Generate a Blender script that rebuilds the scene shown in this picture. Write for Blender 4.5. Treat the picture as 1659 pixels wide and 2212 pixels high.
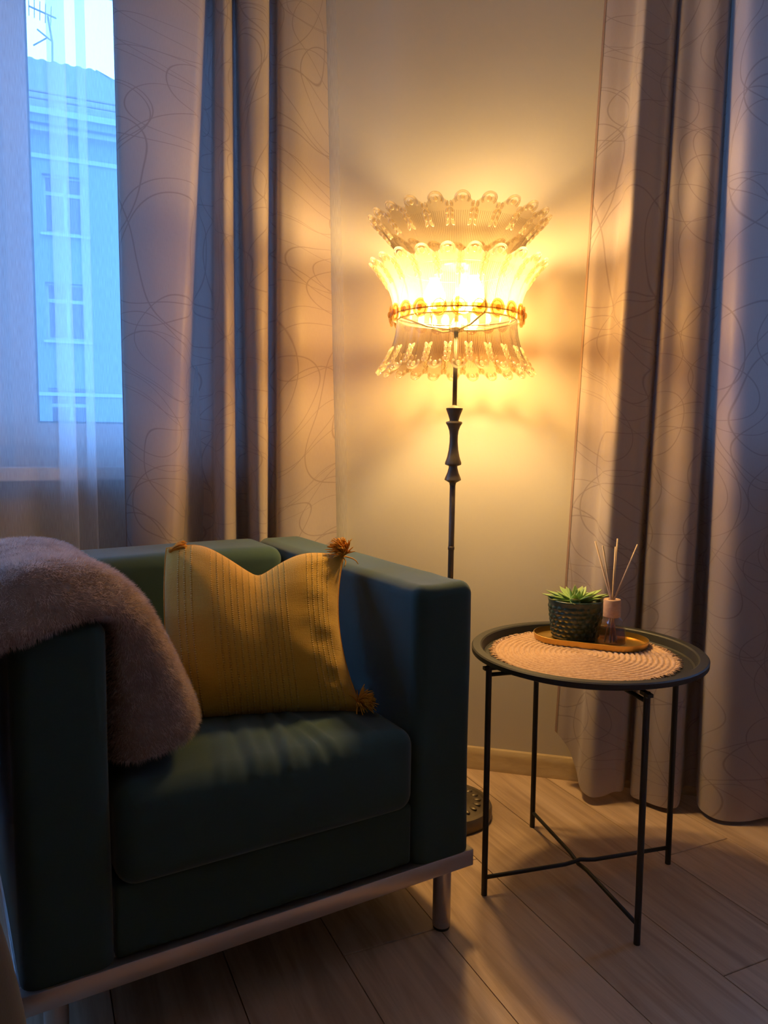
import bpy, bmesh, math, random
import numpy as np
from mathutils import Matrix, Vector
random.seed(7); RNG = np.random.default_rng(7)
for o in list(bpy.data.objects): bpy.data.objects.remove(o)
scene = bpy.context.scene
COL = scene.collection
PI = math.pi

# ------------------------------------------------------------------ camera
F, CX, CY, CAMH = 1661.0, 829.5, 1106.0, 1.0
dn = np.array([-144., 17494., 1661.]); dn /= np.linalg.norm(dn)
UPc = -dn
FWc = np.array([0, 0, 1.]) - dn*dn[2]; FWc /= np.linalg.norm(FWc)
RTc = np.cross(dn, FWc)
cam = bpy.data.cameras.new('camera'); camo = bpy.data.objects.new('camera', cam); COL.objects.link(camo)
cam.sensor_fit = 'HORIZONTAL'; cam.sensor_width = 36; cam.lens = 36*F/1659.0; cam.clip_start = .02; cam.clip_end = 300
R = Matrix(((RTc[0], -RTc[1], -RTc[2]), (FWc[0], -FWc[1], -FWc[2]), (UPc[0], -UPc[1], -UPc[2])))
camo.matrix_world = Matrix.Translation((0, 0, CAMH)) @ R.to_4x4()
scene.camera = camo
scene.view_settings.view_transform = 'Standard'; scene.view_settings.look = 'None'
scene.view_settings.gamma = 1; scene.view_settings.exposure = 0.85
scene.view_settings.use_curve_mapping = False
cy = scene.cycles
cy.max_bounces = 8; cy.diffuse_bounces = 4; cy.glossy_bounces = 3; cy.transmission_bounces = 4; cy.transparent_max_bounces = 20
cy.use_adaptive_sampling = True; cy.adaptive_threshold = .012; cy.adaptive_min_samples = 24; cy.use_light_tree = False
cy.sample_clamp_indirect = 4.0; cy.caustics_reflective = False; cy.caustics_refractive = False
cy.use_denoising = True

# ------------------------------------------------------------------ sky
SKY = (0.76, 2.0, 4.8)
world = bpy.data.worlds.new('World'); scene.world = world; world.use_nodes = True
bg = world.node_tree.nodes['Background']; bg.inputs[0].default_value = (*[c/4.8 for c in SKY], 1); bg.inputs[1].default_value = 4.8

BULB_COLOR = (1.0, 0.63, 0.23); BULB_STRENGTH = 280.0

# ------------------------------------------------------------------ pixel helpers
def ray(x, y):
    v = np.array([(x-CX)/F, (y-CY)/F, 1.]); return np.array([v@RTc, v@FWc, v@UPc])
def atz(x, y, z):
    r = ray(x, y); return np.array([0, 0, CAMH]) + r*((z-CAMH)/r[2])
def onplane(x, y, P, D):
    r = ray(x, y); n = np.array([-D[1], D[0]]); t = (P[0]*n[0]+P[1]*n[1])/(r[0]*n[0]+r[1]*n[1])
    return np.array([0, 0, CAMH]) + t*r

# ------------------------------------------------------------------ node helpers
def new_mat(name):
    m = bpy.data.materials.new(name); m.use_nodes = True
    nt = m.node_tree; nt.nodes.clear()
    out = nt.nodes.new('ShaderNodeOutputMaterial')
    return m, nt, out
def nd(nt, typ, **kw):
    n = nt.nodes.new(typ)
    for k, v in kw.items():
        if k == 'inp':
            for i, val in v.items():
                if isinstance(val, bpy.types.NodeSocket): nt.links.new(val, n.inputs[i])
                else: n.inputs[i].default_value = val
        else: setattr(n, k, v)
    return n
def math_(nt, op, a, b=None, c=None, clamp=False):
    n = nd(nt, 'ShaderNodeMath', operation=op, use_clamp=clamp)
    for i, v in enumerate((a, b, c)):
        if v is None: continue
        if isinstance(v, bpy.types.NodeSocket): nt.links.new(v, n.inputs[i])
        else: n.inputs[i].default_value = v
    return n.outputs[0]
def mixc(nt, fac, a, b, blend='MIX'):
    n = nd(nt, 'ShaderNodeMix', data_type='RGBA', blend_type=blend)
    for s, v in ((n.inputs[0], fac), (n.inputs[6], a), (n.inputs[7], b)):
        if isinstance(v, bpy.types.NodeSocket): nt.links.new(v, s)
        else: s.default_value = v if not isinstance(v, tuple) or len(v) == 4 else (*v, 1)
    return n.outputs[2]
def ramp(nt, fac, stops):
    n = nd(nt, 'ShaderNodeValToRGB', inp={0: fac})
    el = n.color_ramp.elements
    while len(el) < len(stops): el.new(.5)
    for e, (p, c) in zip(el, stops): e.position = p; e.color = (*c, 1) if len(c) == 3 else c
    return n.outputs[0]
def noise(nt, vec, scale, detail=3, rough=.5, dist=0):
    n = nd(nt, 'ShaderNodeTexNoise', inp={'Scale': scale, 'Detail': detail, 'Roughness': rough, 'Distortion': dist})
    if vec is not None: nt.links.new(vec, n.inputs['Vector'])
    return n.outputs[0]
def bump(nt, h, strength, dist=.002):
    return nd(nt, 'ShaderNodeBump', inp={'Height': h, 'Strength': strength, 'Distance': dist}).outputs[0]
def principled(nt, out, color, rough=.6, metal=0, normal=None, sheen=0, spec=.5, sheen_rough=.5, link=True):
    p = nd(nt, 'ShaderNodeBsdfPrincipled')
    for k, v in (('Base Color', color), ('Roughness', rough), ('Metallic', metal), ('Sheen Weight', sheen), ('Specular IOR Level', spec), ('Sheen Roughness', sheen_rough), ('Normal', normal)):
        if v is None: continue
        if isinstance(v, bpy.types.NodeSocket): nt.links.new(v, p.inputs[k])
        elif isinstance(v, tuple): p.inputs[k].default_value = (*v, 1) if len(v) == 3 else v
        else: p.inputs[k].default_value = v
    if link: nt.links.new(p.outputs[0], out.inputs[0])
    return p
def objco(nt): return nd(nt, 'ShaderNodeTexCoord').outputs['Object']
def uvco(nt): return nd(nt, 'ShaderNodeTexCoord').outputs['UV']
def mapping(nt, vec, loc=(0, 0, 0), rot=(0, 0, 0), sc=(1, 1, 1)):
    return nd(nt, 'ShaderNodeMapping', inp={0: vec, 1: loc, 2: rot, 3: sc}).outputs[0]

def simple(name, color, rough=.6, metal=0, var=.12, vscale=40, bstr=.15, bscale=200, sheen=0, spec=.5):
    m, nt, out = new_mat(name); co = objco(nt)
    c = mixc(nt, noise(nt, co, vscale), tuple(x*(1-var) for x in color), tuple(min(1, x*(1+var)) for x in color))
    principled(nt, out, c, rough, metal, bump(nt, noise(nt, co, bscale), bstr, .001), sheen, spec)
    return m

def sheet_fresnel(nt, ior, normal=None):
    bf = nd(nt, 'ShaderNodeNewGeometry').outputs['Backfacing']
    i = math_(nt, 'ADD', math_(nt, 'MULTIPLY', bf, 1/ior-ior), ior)
    n = nd(nt, 'ShaderNodeFresnel', inp={0: i})
    if normal is not None: nt.links.new(normal, n.inputs['Normal'])
    return n.outputs[0]
# ------------------------------------------------------------------ materials
M = {}
def mat_wall():
    m, nt, out = new_mat('wall_paint'); co = objco(nt)
    c = mixc(nt, noise(nt, co, 3, 5), (.50, .445, .36), (.57, .51, .42))
    h = noise(nt, mapping(nt, co, sc=(1, 1, .35)), 28, 6, .6)
    principled(nt, out, c, .42, 0, bump(nt, h, .25, .004), spec=.45)
    return m
M['wall'] = mat_wall()
M['ceiling'] = simple('ceiling_paint', (.82, .80, .76), .8)
M['wall_dark'] = simple('taupe_wall_paint', (.72, .68, .62), .7)
M['pvc'] = simple('white_pvc', (.80, .81, .82), .35, var=.02)
M['sill'] = simple('white_sill', (.80, .81, .82), .4, var=.02)

def mat_wood(name, c1, c2, c3, rough, along='X', tone=True, scale=1.0):
    m, nt, out = new_mat(name); co = objco(nt)
    if tone:
        rnd = nd(nt, 'ShaderNodeObjectInfo').outputs['Random']
        off = nd(nt, 'ShaderNodeCombineXYZ', inp={0: math_(nt, 'MULTIPLY', rnd, 37.), 1: math_(nt, 'MULTIPLY', rnd, 91.), 2: math_(nt, 'MULTIPLY', rnd, 13.)}).outputs[0]
        co = nd(nt, 'ShaderNodeVectorMath', operation='ADD', inp={0: co, 1: off}).outputs[0]
    sc = (1.2*scale, 14*scale, 14*scale) if along == 'X' else (14*scale, 1.2*scale, 14*scale)
    a = mapping(nt, co, sc=sc)
    n1 = noise(nt, a, 1.6, 6, .6, 1.2)
    n2 = noise(nt, mapping(nt, a, sc=(.7, 6, 6)), 2.0, 5, .7)
    n3 = noise(nt, mapping(nt, co, sc=(1.2, 3, 3)), 1.6, 2)
    c = ramp(nt, n1, [(.3, c1), (.52, c2), (.72, c3)])
    c = mixc(nt, math_(nt, 'MULTIPLY', n2, .55), c, c1)
    c = mixc(nt, math_(nt, 'MULTIPLY', n3, .3), c, c3)
    if tone:
        hs = nd(nt, 'ShaderNodeHueSaturation', inp={'Value': math_(nt, 'ADD', math_(nt, 'MULTIPLY', rnd, .22), .89), 'Color': c}); c = hs.outputs[0]
    r = math_(nt, 'ADD', math_(nt, 'MULTIPLY', n2, .15), rough-.07)
    principled(nt, out, c, r, 0, bump(nt, n2, .12, .001), spec=.4)
    return m
M['plank'] = mat_wood('laminate_oak', (.34, .215, .13), (.60, .41, .265), (.76, .56, .39), .34)
M['baseboard'] = mat_wood('baseboard_oak', (.36, .25, .13), (.50, .36, .20), (.58, .44, .27), .4, tone=False)

def mat_fabric(name, color, weave=900, var=.18, rough=.85, sheen=.35, bstr=.22, vscale=9, transl=0, sheen_rough=.4):
    m, nt, out = new_mat(name); co = objco(nt)
    h = math_(nt, 'ADD', noise(nt, co, 420, 3, .7), math_(nt, 'MULTIPLY', noise(nt, co, 120, 3), .6))
    c = mixc(nt, noise(nt, co, vscale, 5, .6), tuple(x*(1-var) for x in color), tuple(x*(1+var) for x in color))
    c = mixc(nt, math_(nt, 'MULTIPLY', noise(nt, co, 500, 2), .35), c, tuple(x*.7 for x in color))
    principled(nt, out, c, rough, 0, bump(nt, h, bstr, .0008), sheen, .25, sheen_rough)
    return m
M['teal'] = mat_fabric('teal_upholstery', (.033, .066, .056), sheen=.25)
M['grey_fabric'] = mat_fabric('grey_upholstery', (.022, .020, .023))

def mat_pillow():
    m, nt, out = new_mat('mustard_cotton'); uv = uvco(nt)
    sx = nd(nt, 'ShaderNodeSeparateXYZ', inp={0: uv})
    x, y = sx.outputs[0], sx.outputs[1]
    # embroidered vertical stripes in groups, nubby slub yarn
    def band(lo, hi):
        return math_(nt, 'MULTIPLY', math_(nt, 'GREATER_THAN', x, lo), math_(nt, 'LESS_THAN', x, hi))
    grp = math_(nt, 'ADD', math_(nt, 'ADD', band(.24, .66), band(.77, .93)), band(.07, .16), clamp=True)
    ln = math_(nt, 'SINE', math_(nt, 'MULTIPLY', x, 2*PI*30))
    ln = math_(nt, 'POWER', math_(nt, 'MULTIPLY_ADD', ln, .5, .5), 6)
    nub = math_(nt, 'MULTIPLY_ADD', math_(nt, 'SINE', math_(nt, 'MULTIPLY', y, 2*PI*75)), .35, .65)
    stripe = math_(nt, 'MULTIPLY', math_(nt, 'MULTIPLY', ln, grp), nub)
    slub = noise(nt, mapping(nt, uv, sc=(1, 26, 1)), 9, 4, .65)
    slub2 = noise(nt, mapping(nt, uv, sc=(26, 1, 1)), 9, 4, .65)
    fine = noise(nt, uv, 190, 2)
    c = mixc(nt, math_(nt, 'MULTIPLY_ADD', slub, .6, math_(nt, 'MULTIPLY', slub2, .4)), (.52, .27, .020), (.72, .42, .045))
    c = mixc(nt, math_(nt, 'MULTIPLY', stripe, .35), c, (.80, .50, .09))
    h = math_(nt, 'ADD', math_(nt, 'MULTIPLY', stripe, 1.6), math_(nt, 'ADD', math_(nt, 'MULTIPLY', slub, .7), math_(nt, 'ADD', math_(nt, 'MULTIPLY', slub2, .5), math_(nt, 'MULTIPLY', fine, .6))))
    principled(nt, out, c, .9, 0, bump(nt, h, .85, .0026), .25, .15)
    return m
M['mustard'] = mat_pillow()
M['tassel'] = simple('tassel_yarn', (.66, .29, .02), .9, var=.25, vscale=120)
M['fur_base'] = simple('blanket_backing', (.28, .21, .175), .95, var=.25, vscale=30, bstr=.6, bscale=120)
def mat_fur():
    m, nt, out = new_mat('brown_fur'); co = objco(nt)
    c = ramp(nt, noise(nt, co, 45, 4, .6), [(.3, (.38, .28, .235)), (.5, (.57, .45, .385)), (.7, (.72, .60, .53))])
    p = principled(nt, out, c, .75, 0, None, .3, .3, link=False)
    t = nd(nt, 'ShaderNodeBsdfTranslucent', inp={0: c})
    mx = nd(nt, 'ShaderNodeMixShader', inp={0: .5}); nt.links.new(p.outputs[0], mx.inputs[1]); nt.links.new(t.outputs[0], mx.inputs[2]); nt.links.new(mx.outputs[0], out.inputs[0])
    return m
M['fur'] = mat_fur()

def mat_curtain():
    m, nt, out = new_mat('taupe_satin_curtain'); uv = uvco(nt)
    tot = None
    specs = [(2.0, .36, (.1, .3, 0), .25, 1.45), (2.5, .35, (4.7, 1.9, 0), -.5, 1.3), (1.6, .37, (9.1, 7.3, 0), .9, 1.5), (2.9, .33, (2.2, 12.1, 0), -1.0, 1.2), (2.2, .37, (15.3, 3.3, 0), .05, 1.8), (1.35, .37, (7.7, 21.3, 0), 1.3, 1.1)]
    dn_ = nd(nt, 'ShaderNodeTexNoise', inp={0: uv, 'Scale': 2.2, 'Detail': 0.5})
    dv = nd(nt, 'ShaderNodeVectorMath', operation='SCALE', inp={0: dn_.outputs['Color'], 'Scale': .42}).outputs[0]
    uvd = nd(nt, 'ShaderNodeVectorMath', operation='ADD', inp={0: uv, 1: dv}).outputs[0]
    for sc, r, loc, rot, st in specs:      # rings smaller than their cells, so every loop closes
        v = mapping(nt, uvd, loc, (0, 0, rot), (1, st, 1))
        vo = nd(nt, 'ShaderNodeTexVoronoi', voronoi_dimensions='2D', inp={0: v, 'Scale': sc, 'Randomness': .22})
        d = math_(nt, 'ABSOLUTE', math_(nt, 'SUBTRACT', vo.outputs['Distance'], r))
        w = .0024*sc
        l = math_(nt, 'SUBTRACT', 1., math_(nt, 'DIVIDE', d, w), clamp=True)
        tot = l if tot is None else math_(nt, 'MAXIMUM', tot, l)
    tot = math_(nt, 'MULTIPLY', tot, .52)
    grain = noise(nt, mapping(nt, uv, sc=(1, .06, 1)), 900, 2)
    c = mixc(nt, grain, (.41, .34, .31), (.46, .385, .35))
    c = mixc(nt, tot, c, (.17, .115, .10))
    h = math_(nt, 'ADD', math_(nt, 'MULTIPLY', noise(nt, uv, 9, 4), 2.0), math_(nt, 'MULTIPLY', grain, .15))
    bn = bump(nt, h, .22, .006)
    p = principled(nt, out, c, .47, 0, bn, .25, .45, link=False)
    t = nd(nt, 'ShaderNodeBsdfTranslucent', inp={0: c})
    mx = nd(nt, 'ShaderNodeMixShader', inp={0: .15})
    nt.links.new(p.outputs[0], mx.inputs[1]); nt.links.new(t.outputs[0], mx.inputs[2]); nt.links.new(mx.outputs[0], out.inputs[0])
    return m
M['curtain'] = mat_curtain()
M['hem'] = simple('curtain_hem', (.30, .19, .14), .6)
def mat_sheer():
    m, nt, out = new_mat('white_voile'); uv = uvco(nt)
    d = nd(nt, 'ShaderNodeBsdfDiffuse', inp={0: (.86, .87, .88, 1)})
    t = nd(nt, 'ShaderNodeBsdfTranslucent', inp={0: (.93, .94, .95, 1)})
    a = nd(nt, 'ShaderNodeMixShader', inp={0: .88}); nt.links.new(d.outputs[0], a.inputs[1]); nt.links.new(t.outputs[0], a.inputs[2])
    tr = nd(nt, 'ShaderNodeBsdfTransparent')
    weave = noise(nt, mapping(nt, uv, sc=(1, .05, 1)), 700, 0)
    f = math_(nt, 'MULTIPLY_ADD', weave, .12, .29)
    b = nd(nt, 'ShaderNodeMixShader', inp={0: f}); nt.links.new(tr.outputs[0], b.inputs[1]); nt.links.new(a.outputs[0], b.inputs[2])
    nt.links.new(b.outputs[0], out.inputs[0]); return m
M['sheer'] = mat_sheer()
def mat_pane(name='window_glass', tint=(.97, .985, 1.0)):
    m, nt, out = new_mat(name)
    tr = nd(nt, 'ShaderNodeBsdfTransparent', inp={0: (*tint, 1)})
    g = nd(nt, 'ShaderNodeBsdfGlossy', inp={0: (1, 1, 1, 1), 1: .02})
    co = objco(nt); fr = sheet_fresnel(nt, 1.45)
    f = math_(nt, 'MULTIPLY', fr, math_(nt, 'MULTIPLY_ADD', noise(nt, co, 3, 0), .1, .9))
    mx = nd(nt, 'ShaderNodeMixShader', inp={0: f}); nt.links.new(tr.outputs[0], mx.inputs[1]); nt.links.new(g.outputs[0], mx.inputs[2])
    nt.links.new(mx.outputs[0], out.inputs[0]); return m
M['pane'] = mat_pane()
M['bottle_glass'] = mat_pane('bottle_glass', (.94, .94, .92))
def mat_lampglass(name, tint, f0, f1):
    m, nt, out = new_mat(name); co = objco(nt)
    lum = math_(nt, 'MULTIPLY_ADD', noise(nt, co, 60, 0), .1, .05)      # faint unevenness of the pressed surface
    tr = nd(nt, 'ShaderNodeBsdfTransparent', inp={0: (*tint, 1)})
    tl = nd(nt, 'ShaderNodeBsdfTranslucent', inp={0: (.95, .93, .88, 1)})
    df = nd(nt, 'ShaderNodeBsdfDiffuse', inp={0: (.9, .88, .82, 1)})
    gl = nd(nt, 'ShaderNodeBsdfGlossy', inp={0: (1, 1, 1, 1), 1: lum})
    a = nd(nt, 'ShaderNodeMixShader', inp={0: .3}); nt.links.new(tl.outputs[0], a.inputs[1]); nt.links.new(df.outputs[0], a.inputs[2])
    lw = nd(nt, 'ShaderNodeLayerWeight', inp={0: .35}).outputs['Facing']
    f = math_(nt, 'MULTIPLY_ADD', lw, f1, f0)
    b = nd(nt, 'ShaderNodeMixShader', inp={0: f}); nt.links.new(tr.outputs[0], b.inputs[1]); nt.links.new(a.outputs[0], b.inputs[2])
    fr = sheet_fresnel(nt, 1.5)
    c = nd(nt, 'ShaderNodeMixShader', inp={0: math_(nt, 'MULTIPLY', fr, .8)}); nt.links.new(b.outputs[0], c.inputs[1]); nt.links.new(gl.outputs[0], c.inputs[2])
    nt.links.new(c.outputs[0], out.inputs[0]); return m
M['lamp_glass'] = mat_lampglass('pressed_glass', (.86, .81, .71), .003, .03)
M['lamp_glass_mid'] = mat_lampglass('pressed_glass_bloom', (.66, .60, .50), .13, .10)  # milky version of the same glass, stands in for the bulbs' white bloom
M['lamp_glass_relief_glint'] = mat_lampglass('pressed_glass_relief_glint', (.95, .88, .72), .22, .16)  # whiter version of the glass puts the sparkle of the lobes into the material
M['lamp_glass_groove_shade'] = mat_lampglass('pressed_glass_groove_shade', (.58, .52, .42), .004, .02)  # darker tint paints the dark refraction lines between the ribs
M['amber_glass'] = mat_lampglass('honey_glass', (.78, .62, .34), .02, .05)
def mat_emit(name, col, s):
    m, nt, out = new_mat(name)
    e = nd(nt, 'ShaderNodeEmission', inp={0: (*col, 1), 1: s}); nt.links.new(e.outputs[0], out.inputs[0]); return m
M['bulb'] = mat_emit('lit_bulb', BULB_COLOR, BULB_STRENGTH)
M['lamp_metal'] = simple('aged_bronze', (.16, .125, .085), .45, .6, var=.25, vscale=60)
M['brass'] = simple('lamp_brass', (.55, .42, .2), .35, .9)
M['chrome'] = simple('brushed_steel', (.52, .47, .44), .32, .9, var=.08, vscale=15)
M['foot'] = simple('black_plastic', (.02, .02, .02), .6)
M['black'] = simple('black_powder_coat', (.018, .019, .019), .5, 0, var=.15, bstr=.2, bscale=600)
M['gold'] = simple('gold_metal', (.58, .36, .09), .32, .85, var=.1)
def mat_mat():
    m, nt, out = new_mat('woven_paper_cord'); co = objco(nt)
    c = ramp(nt, noise(nt, co, 160, 3), [(.3, (.46, .28, .17)), (.5, (.55, .35, .215)), (.7, (.62, .41, .26))])
    principled(nt, out, c, .85, 0, bump(nt, noise(nt, co, 420, 2), .5, .001), .1, .2); return m
M['mat'] = mat_mat()
def mat_pot():
    m, nt, out = new_mat('green_glaze'); co = objco(nt)
    c = ramp(nt, noise(nt, co, 75, 4, .65), [(.32, (.012, .035, .030)), (.5, (.026, .060, .047)), (.66, (.075, .075, .040))])
    principled(nt, out, c, .35, 0, bump(nt, noise(nt, co, 120, 3), .25, .002), 0, .5); return m
M['pot'] = mat_pot()
M['soil'] = simple('dark_soil', (.03, .022, .015), .95, var=.4, bstr=.8, bscale=150)
def mat_leaf():
    m, nt, out = new_mat('succulent_leaf'); uv = uvco(nt)
    y = nd(nt, 'ShaderNodeSeparateXYZ', inp={0: uv}).outputs[1]
    c = ramp(nt, y, [(0, (.20, .34, .09)), (.6, (.27, .42, .11)), (.93, (.33, .42, .13)), (1., (.35, .20, .09))])
    c = mixc(nt, math_(nt, 'MULTIPLY', noise(nt, uv, 12, 3), .35), c, (.16, .32, .12))
    principled(nt, out, c, .5, 0, None, .1, .4); return m
M['leaf'] = mat_leaf()
M['cap'] = mat_wood('pale_beech', (.45, .27, .15), (.56, .35, .20), (.66, .44, .27), .5, tone=False, scale=6)
M['reed'] = simple('rattan_reed', (.62, .45, .28), .8, var=.15, vscale=200)
def mat_liquid():
    m, nt, out = new_mat('amber_oil')
    tr = nd(nt, 'ShaderNodeBsdfTransparent', inp={0: (.80, .63, .48, 1)})
    gl = nd(nt, 'ShaderNodeBsdfGlossy', inp={1: .05}); co = objco(nt)
    mx = nd(nt, 'ShaderNodeMixShader', inp={0: math_(nt, 'MULTIPLY_ADD', noise(nt, co, 30), .06, .03)})
    nt.links.new(tr.outputs[0], mx.inputs[1]); nt.links.new(gl.outputs[0], mx.inputs[2]); nt.links.new(mx.outputs[0], out.inputs[0]); return m
M['liquid'] = mat_liquid()
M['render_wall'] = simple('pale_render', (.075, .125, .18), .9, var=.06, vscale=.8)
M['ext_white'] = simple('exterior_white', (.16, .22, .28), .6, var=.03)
def mat_roof():
    m, nt, out = new_mat('blue_grey_roof'); co = objco(nt)
    v = mapping(nt, co, rot=(0, 0, -math.atan2(.418, .908)))
    seam = nd(nt, 'ShaderNodeTexWave', wave_type='BANDS', bands_direction='X', inp={0: v, 'Scale': 1.75/2, 'Distortion': .15}).outputs['Fac']  # tone bands paint in rib shading that the even sky leaves out
    c = mixc(nt, math_(nt, 'POWER', seam, 3.0), (.040, .062, .085), (.062, .090, .118))
    principled(nt, out, c, .6, 0, bump(nt, noise(nt, co, 6), .2, .02)); return m
M['roof'] = mat_roof()
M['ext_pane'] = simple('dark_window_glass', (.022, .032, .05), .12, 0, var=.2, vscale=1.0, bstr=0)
M['steel_dark'] = simple('weathered_steel', (.10, .10, .11), .6, .3)
M['asphalt'] = simple('street_asphalt', (.22, .22, .23), .9)

# ------------------------------------------------------------------ mesh helpers
def mesh_obj(name, verts, faces, mat, parent=None, smooth=True, uvs=None, angle=None):
    me = bpy.data.meshes.new(name)
    me.from_pydata([tuple(map(float, v)) for v in verts], [], [tuple(map(int, f)) for f in faces])
    if smooth: me.polygons.foreach_set('use_smooth', [True]*len(me.polygons))
    if uvs is not None:
        ul = me.uv_layers.new(name='UVMap')
        idx = np.empty(len(me.loops), int); me.loops.foreach_get('vertex_index', idx)
        ul.data.foreach_set('uv', np.asarray(uvs, float)[idx].ravel())
    if angle is not None:
        me.set_sharp_from_angle(angle=math.radians(angle))
    me.validate(); me.update()
    if mat is not None: me.materials.append(mat)
    o = bpy.data.objects.new(name, me); COL.objects.link(o)
    if parent is not None: o.parent = parent
    return o
def inst(src, parent, name=None, M4=None):
    o = src.copy(); COL.objects.link(o); o.parent = parent
    if name: o.name = name
    if M4 is not None: o.matrix_local = M4
    return o
def empty(name, loc=(0, 0, 0), rz=0, rot=None):
    o = bpy.data.objects.new(name, None); COL.objects.link(o); o.location = loc
    o.rotation_euler = rot if rot else (0, 0, rz); o.empty_display_size = .05
    return o
def tag(o, label, cat, group=None):
    o['label'] = label; o['category'] = cat
    if group: o['group'] = group
    return o
def structure(o): o['kind'] = 'structure'; return o

class MB:
    def __init__(s): s.v = []; s.f = []
    def add(s, v, f):
        b = len(s.v); s.v += [tuple(map(float, p)) for p in v]; s.f += [tuple(i+b for i in q) for q in f]; return s
    def box(s, a, b, T=None):
        v = [(x, y, z) for x in (a[0], b[0]) for y in (a[1], b[1]) for z in (a[2], b[2])]
        if T is not None: v = [T(*p) for p in v]
        return s.add(v, [(0, 1, 3, 2), (4, 6, 7, 5), (0, 4, 5, 1), (2, 3, 7, 6), (0, 2, 6, 4), (1, 5, 7, 3)])
    def bbox(s, a, b, bev=.002):
        # box with a chamfer on every edge
        bm = bmesh.new(); bmesh.ops.create_cube(bm, size=1)
        for v in bm.verts: v.co = Vector([(a[i]+b[i])/2+v.co[i]*(b[i]-a[i]) for i in range(3)])
        bmesh.ops.bevel(bm, geom=list(bm.edges), offset=bev, segments=2, affect='EDGES', profile=.5)
        bm.verts.index_update(); s.add([v.co[:] for v in bm.verts], [[v.index for v in f.verts] for f in bm.faces]); bm.free(); return s
    def tube(s, pts, rad, n=12, caps=True):
        pts = [np.array(p, float) for p in pts]; rr = rad if hasattr(rad, '__len__') else [rad]*len(pts)
        base = len(s.v); prev = None
        for i, p in enumerate(pts):
            t = pts[min(i+1, len(pts)-1)]-pts[max(i-1, 0)]; t = t/(np.linalg.norm(t)+1e-12)
            if prev is None:
                a = np.array([0, 0, 1.]) if abs(t[2]) < .9 else np.array([1., 0, 0])
            else: a = prev
            x = a-t*(a@t); x /= np.linalg.norm(x); y = np.cross(t, x); prev = x
            for k in range(n):
                an = 2*PI*k/n; s.v.append(tuple(p+rr[i]*(math.cos(an)*x+math.sin(an)*y)))
        for i in range(len(pts)-1):
            for k in range(n):
                k2 = (k+1) % n; s.f.append((base+i*n+k, base+i*n+k2, base+(i+1)*n+k2, base+(i+1)*n+k))
        if caps:
            s.f.append(tuple(base+k for k in reversed(range(n)))); s.f.append(tuple(base+(len(pts)-1)*n+k for k in range(n)))
        return s
    def lathe(s, prof, n=32, c=(0, 0, 0), rfun=None, cap=True):
        base = len(s.v)
        for i, (r, z) in enumerate(prof):
            for k in range(n):
                a = 2*PI*k/n; q = rfun(r, z, a) if rfun else r
                s.v.append((c[0]+q*math.cos(a), c[1]+q*math.sin(a), c[2]+z))
        for i in range(len(prof)-1):
            for k in range(n):
                k2 = (k+1) % n; s.f.append((base+i*n+k, base+i*n+k2, base+(i+1)*n+k2, base+(i+1)*n+k))
        if cap:
            s.f.append(tuple(base+k for k in reversed(range(n)))); s.f.append(tuple(base+(len(prof)-1)*n+k for k in range(n)))
        return s
    def ell(s, c, r, n=8, m=6, rot=None):
        v = []; f = []
        for i in range(m+1):
            th = PI*i/m
            for k in range(n):
                a = 2*PI*k/n; p = np.array([r[0]*math.sin(th)*math.cos(a), r[1]*math.sin(th)*math.sin(a), r[2]*math.cos(th)])
                if rot is not None: p = rot@p
                v.append(p+np.array(c))
        for i in range(m):
            for k in range(n): f.append((i*n+k, (i+1)*n+k, (i+1)*n+(k+1) % n, i*n+(k+1) % n))
        return s.add(v, f)
    def build(s, name, mat, parent=None, smooth=False, angle=None):
        return mesh_obj(name, s.v, s.f, mat, parent, smooth or angle is not None, angle=angle)

def axis_samples(h, r, n, k=4):
    inner = np.linspace(-(h-r), h-r, n+1)
    band = [h-r+r*math.tan(PI/4*i/k) for i in range(1, k+1)]
    return np.array([-b for b in reversed(band)]+list(inner)+band)
def rbox(a, b, r, n=(10, 10, 10), fun=None, k=4):
    """rounded box between corners a and b; fun(points)->points bends it"""
    a = np.array(a, float); b = np.array(b, float); c = (a+b)/2; h = (b-a)/2
    ax = [axis_samples(h[i], r, n[i], k) for i in range(3)]
    V = {}; verts = []; faces = []
    def idx(p):
        key = tuple(np.round(p, 6))
        if key not in V: V[key] = len(verts); verts.append(p)
        return V[key]
    for d in range(3):
        e, g = (d+1) % 3, (d+2) % 3
        for sg in (-1, 1):
            for i in range(len(ax[e])-1):
                for j in range(len(ax[g])-1):
                    q = []
                    for (ii, jj) in ((i, j), (i+1, j), (i+1, j+1), (i, j+1)):
                        p = np.zeros(3); p[d] = sg*h[d]; p[e] = ax[e][ii]; p[g] = ax[g][jj]; q.append(idx(p))
                    faces.append(q if sg > 0 else q[::-1])
    P = np.array(verts); inn = np.clip(P, -(h-r), h-r); dv = P-inn; l = np.linalg.norm(dv, axis=1, keepdims=True)
    P = inn+dv/np.maximum(l, 1e-9)*r
    P = P+c
    if fun is not None: P = fun(P)
    return P, faces

def vnoise(p, s, seed=0):
    """cheap smooth pseudo noise on points"""
    r = np.random.default_rng(seed); out = 0
    for i in range(6):
        k = r.normal(size=3)*s; out = out+np.sin(p@k+r.uniform(0, 6.28))/6
    return out

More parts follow.
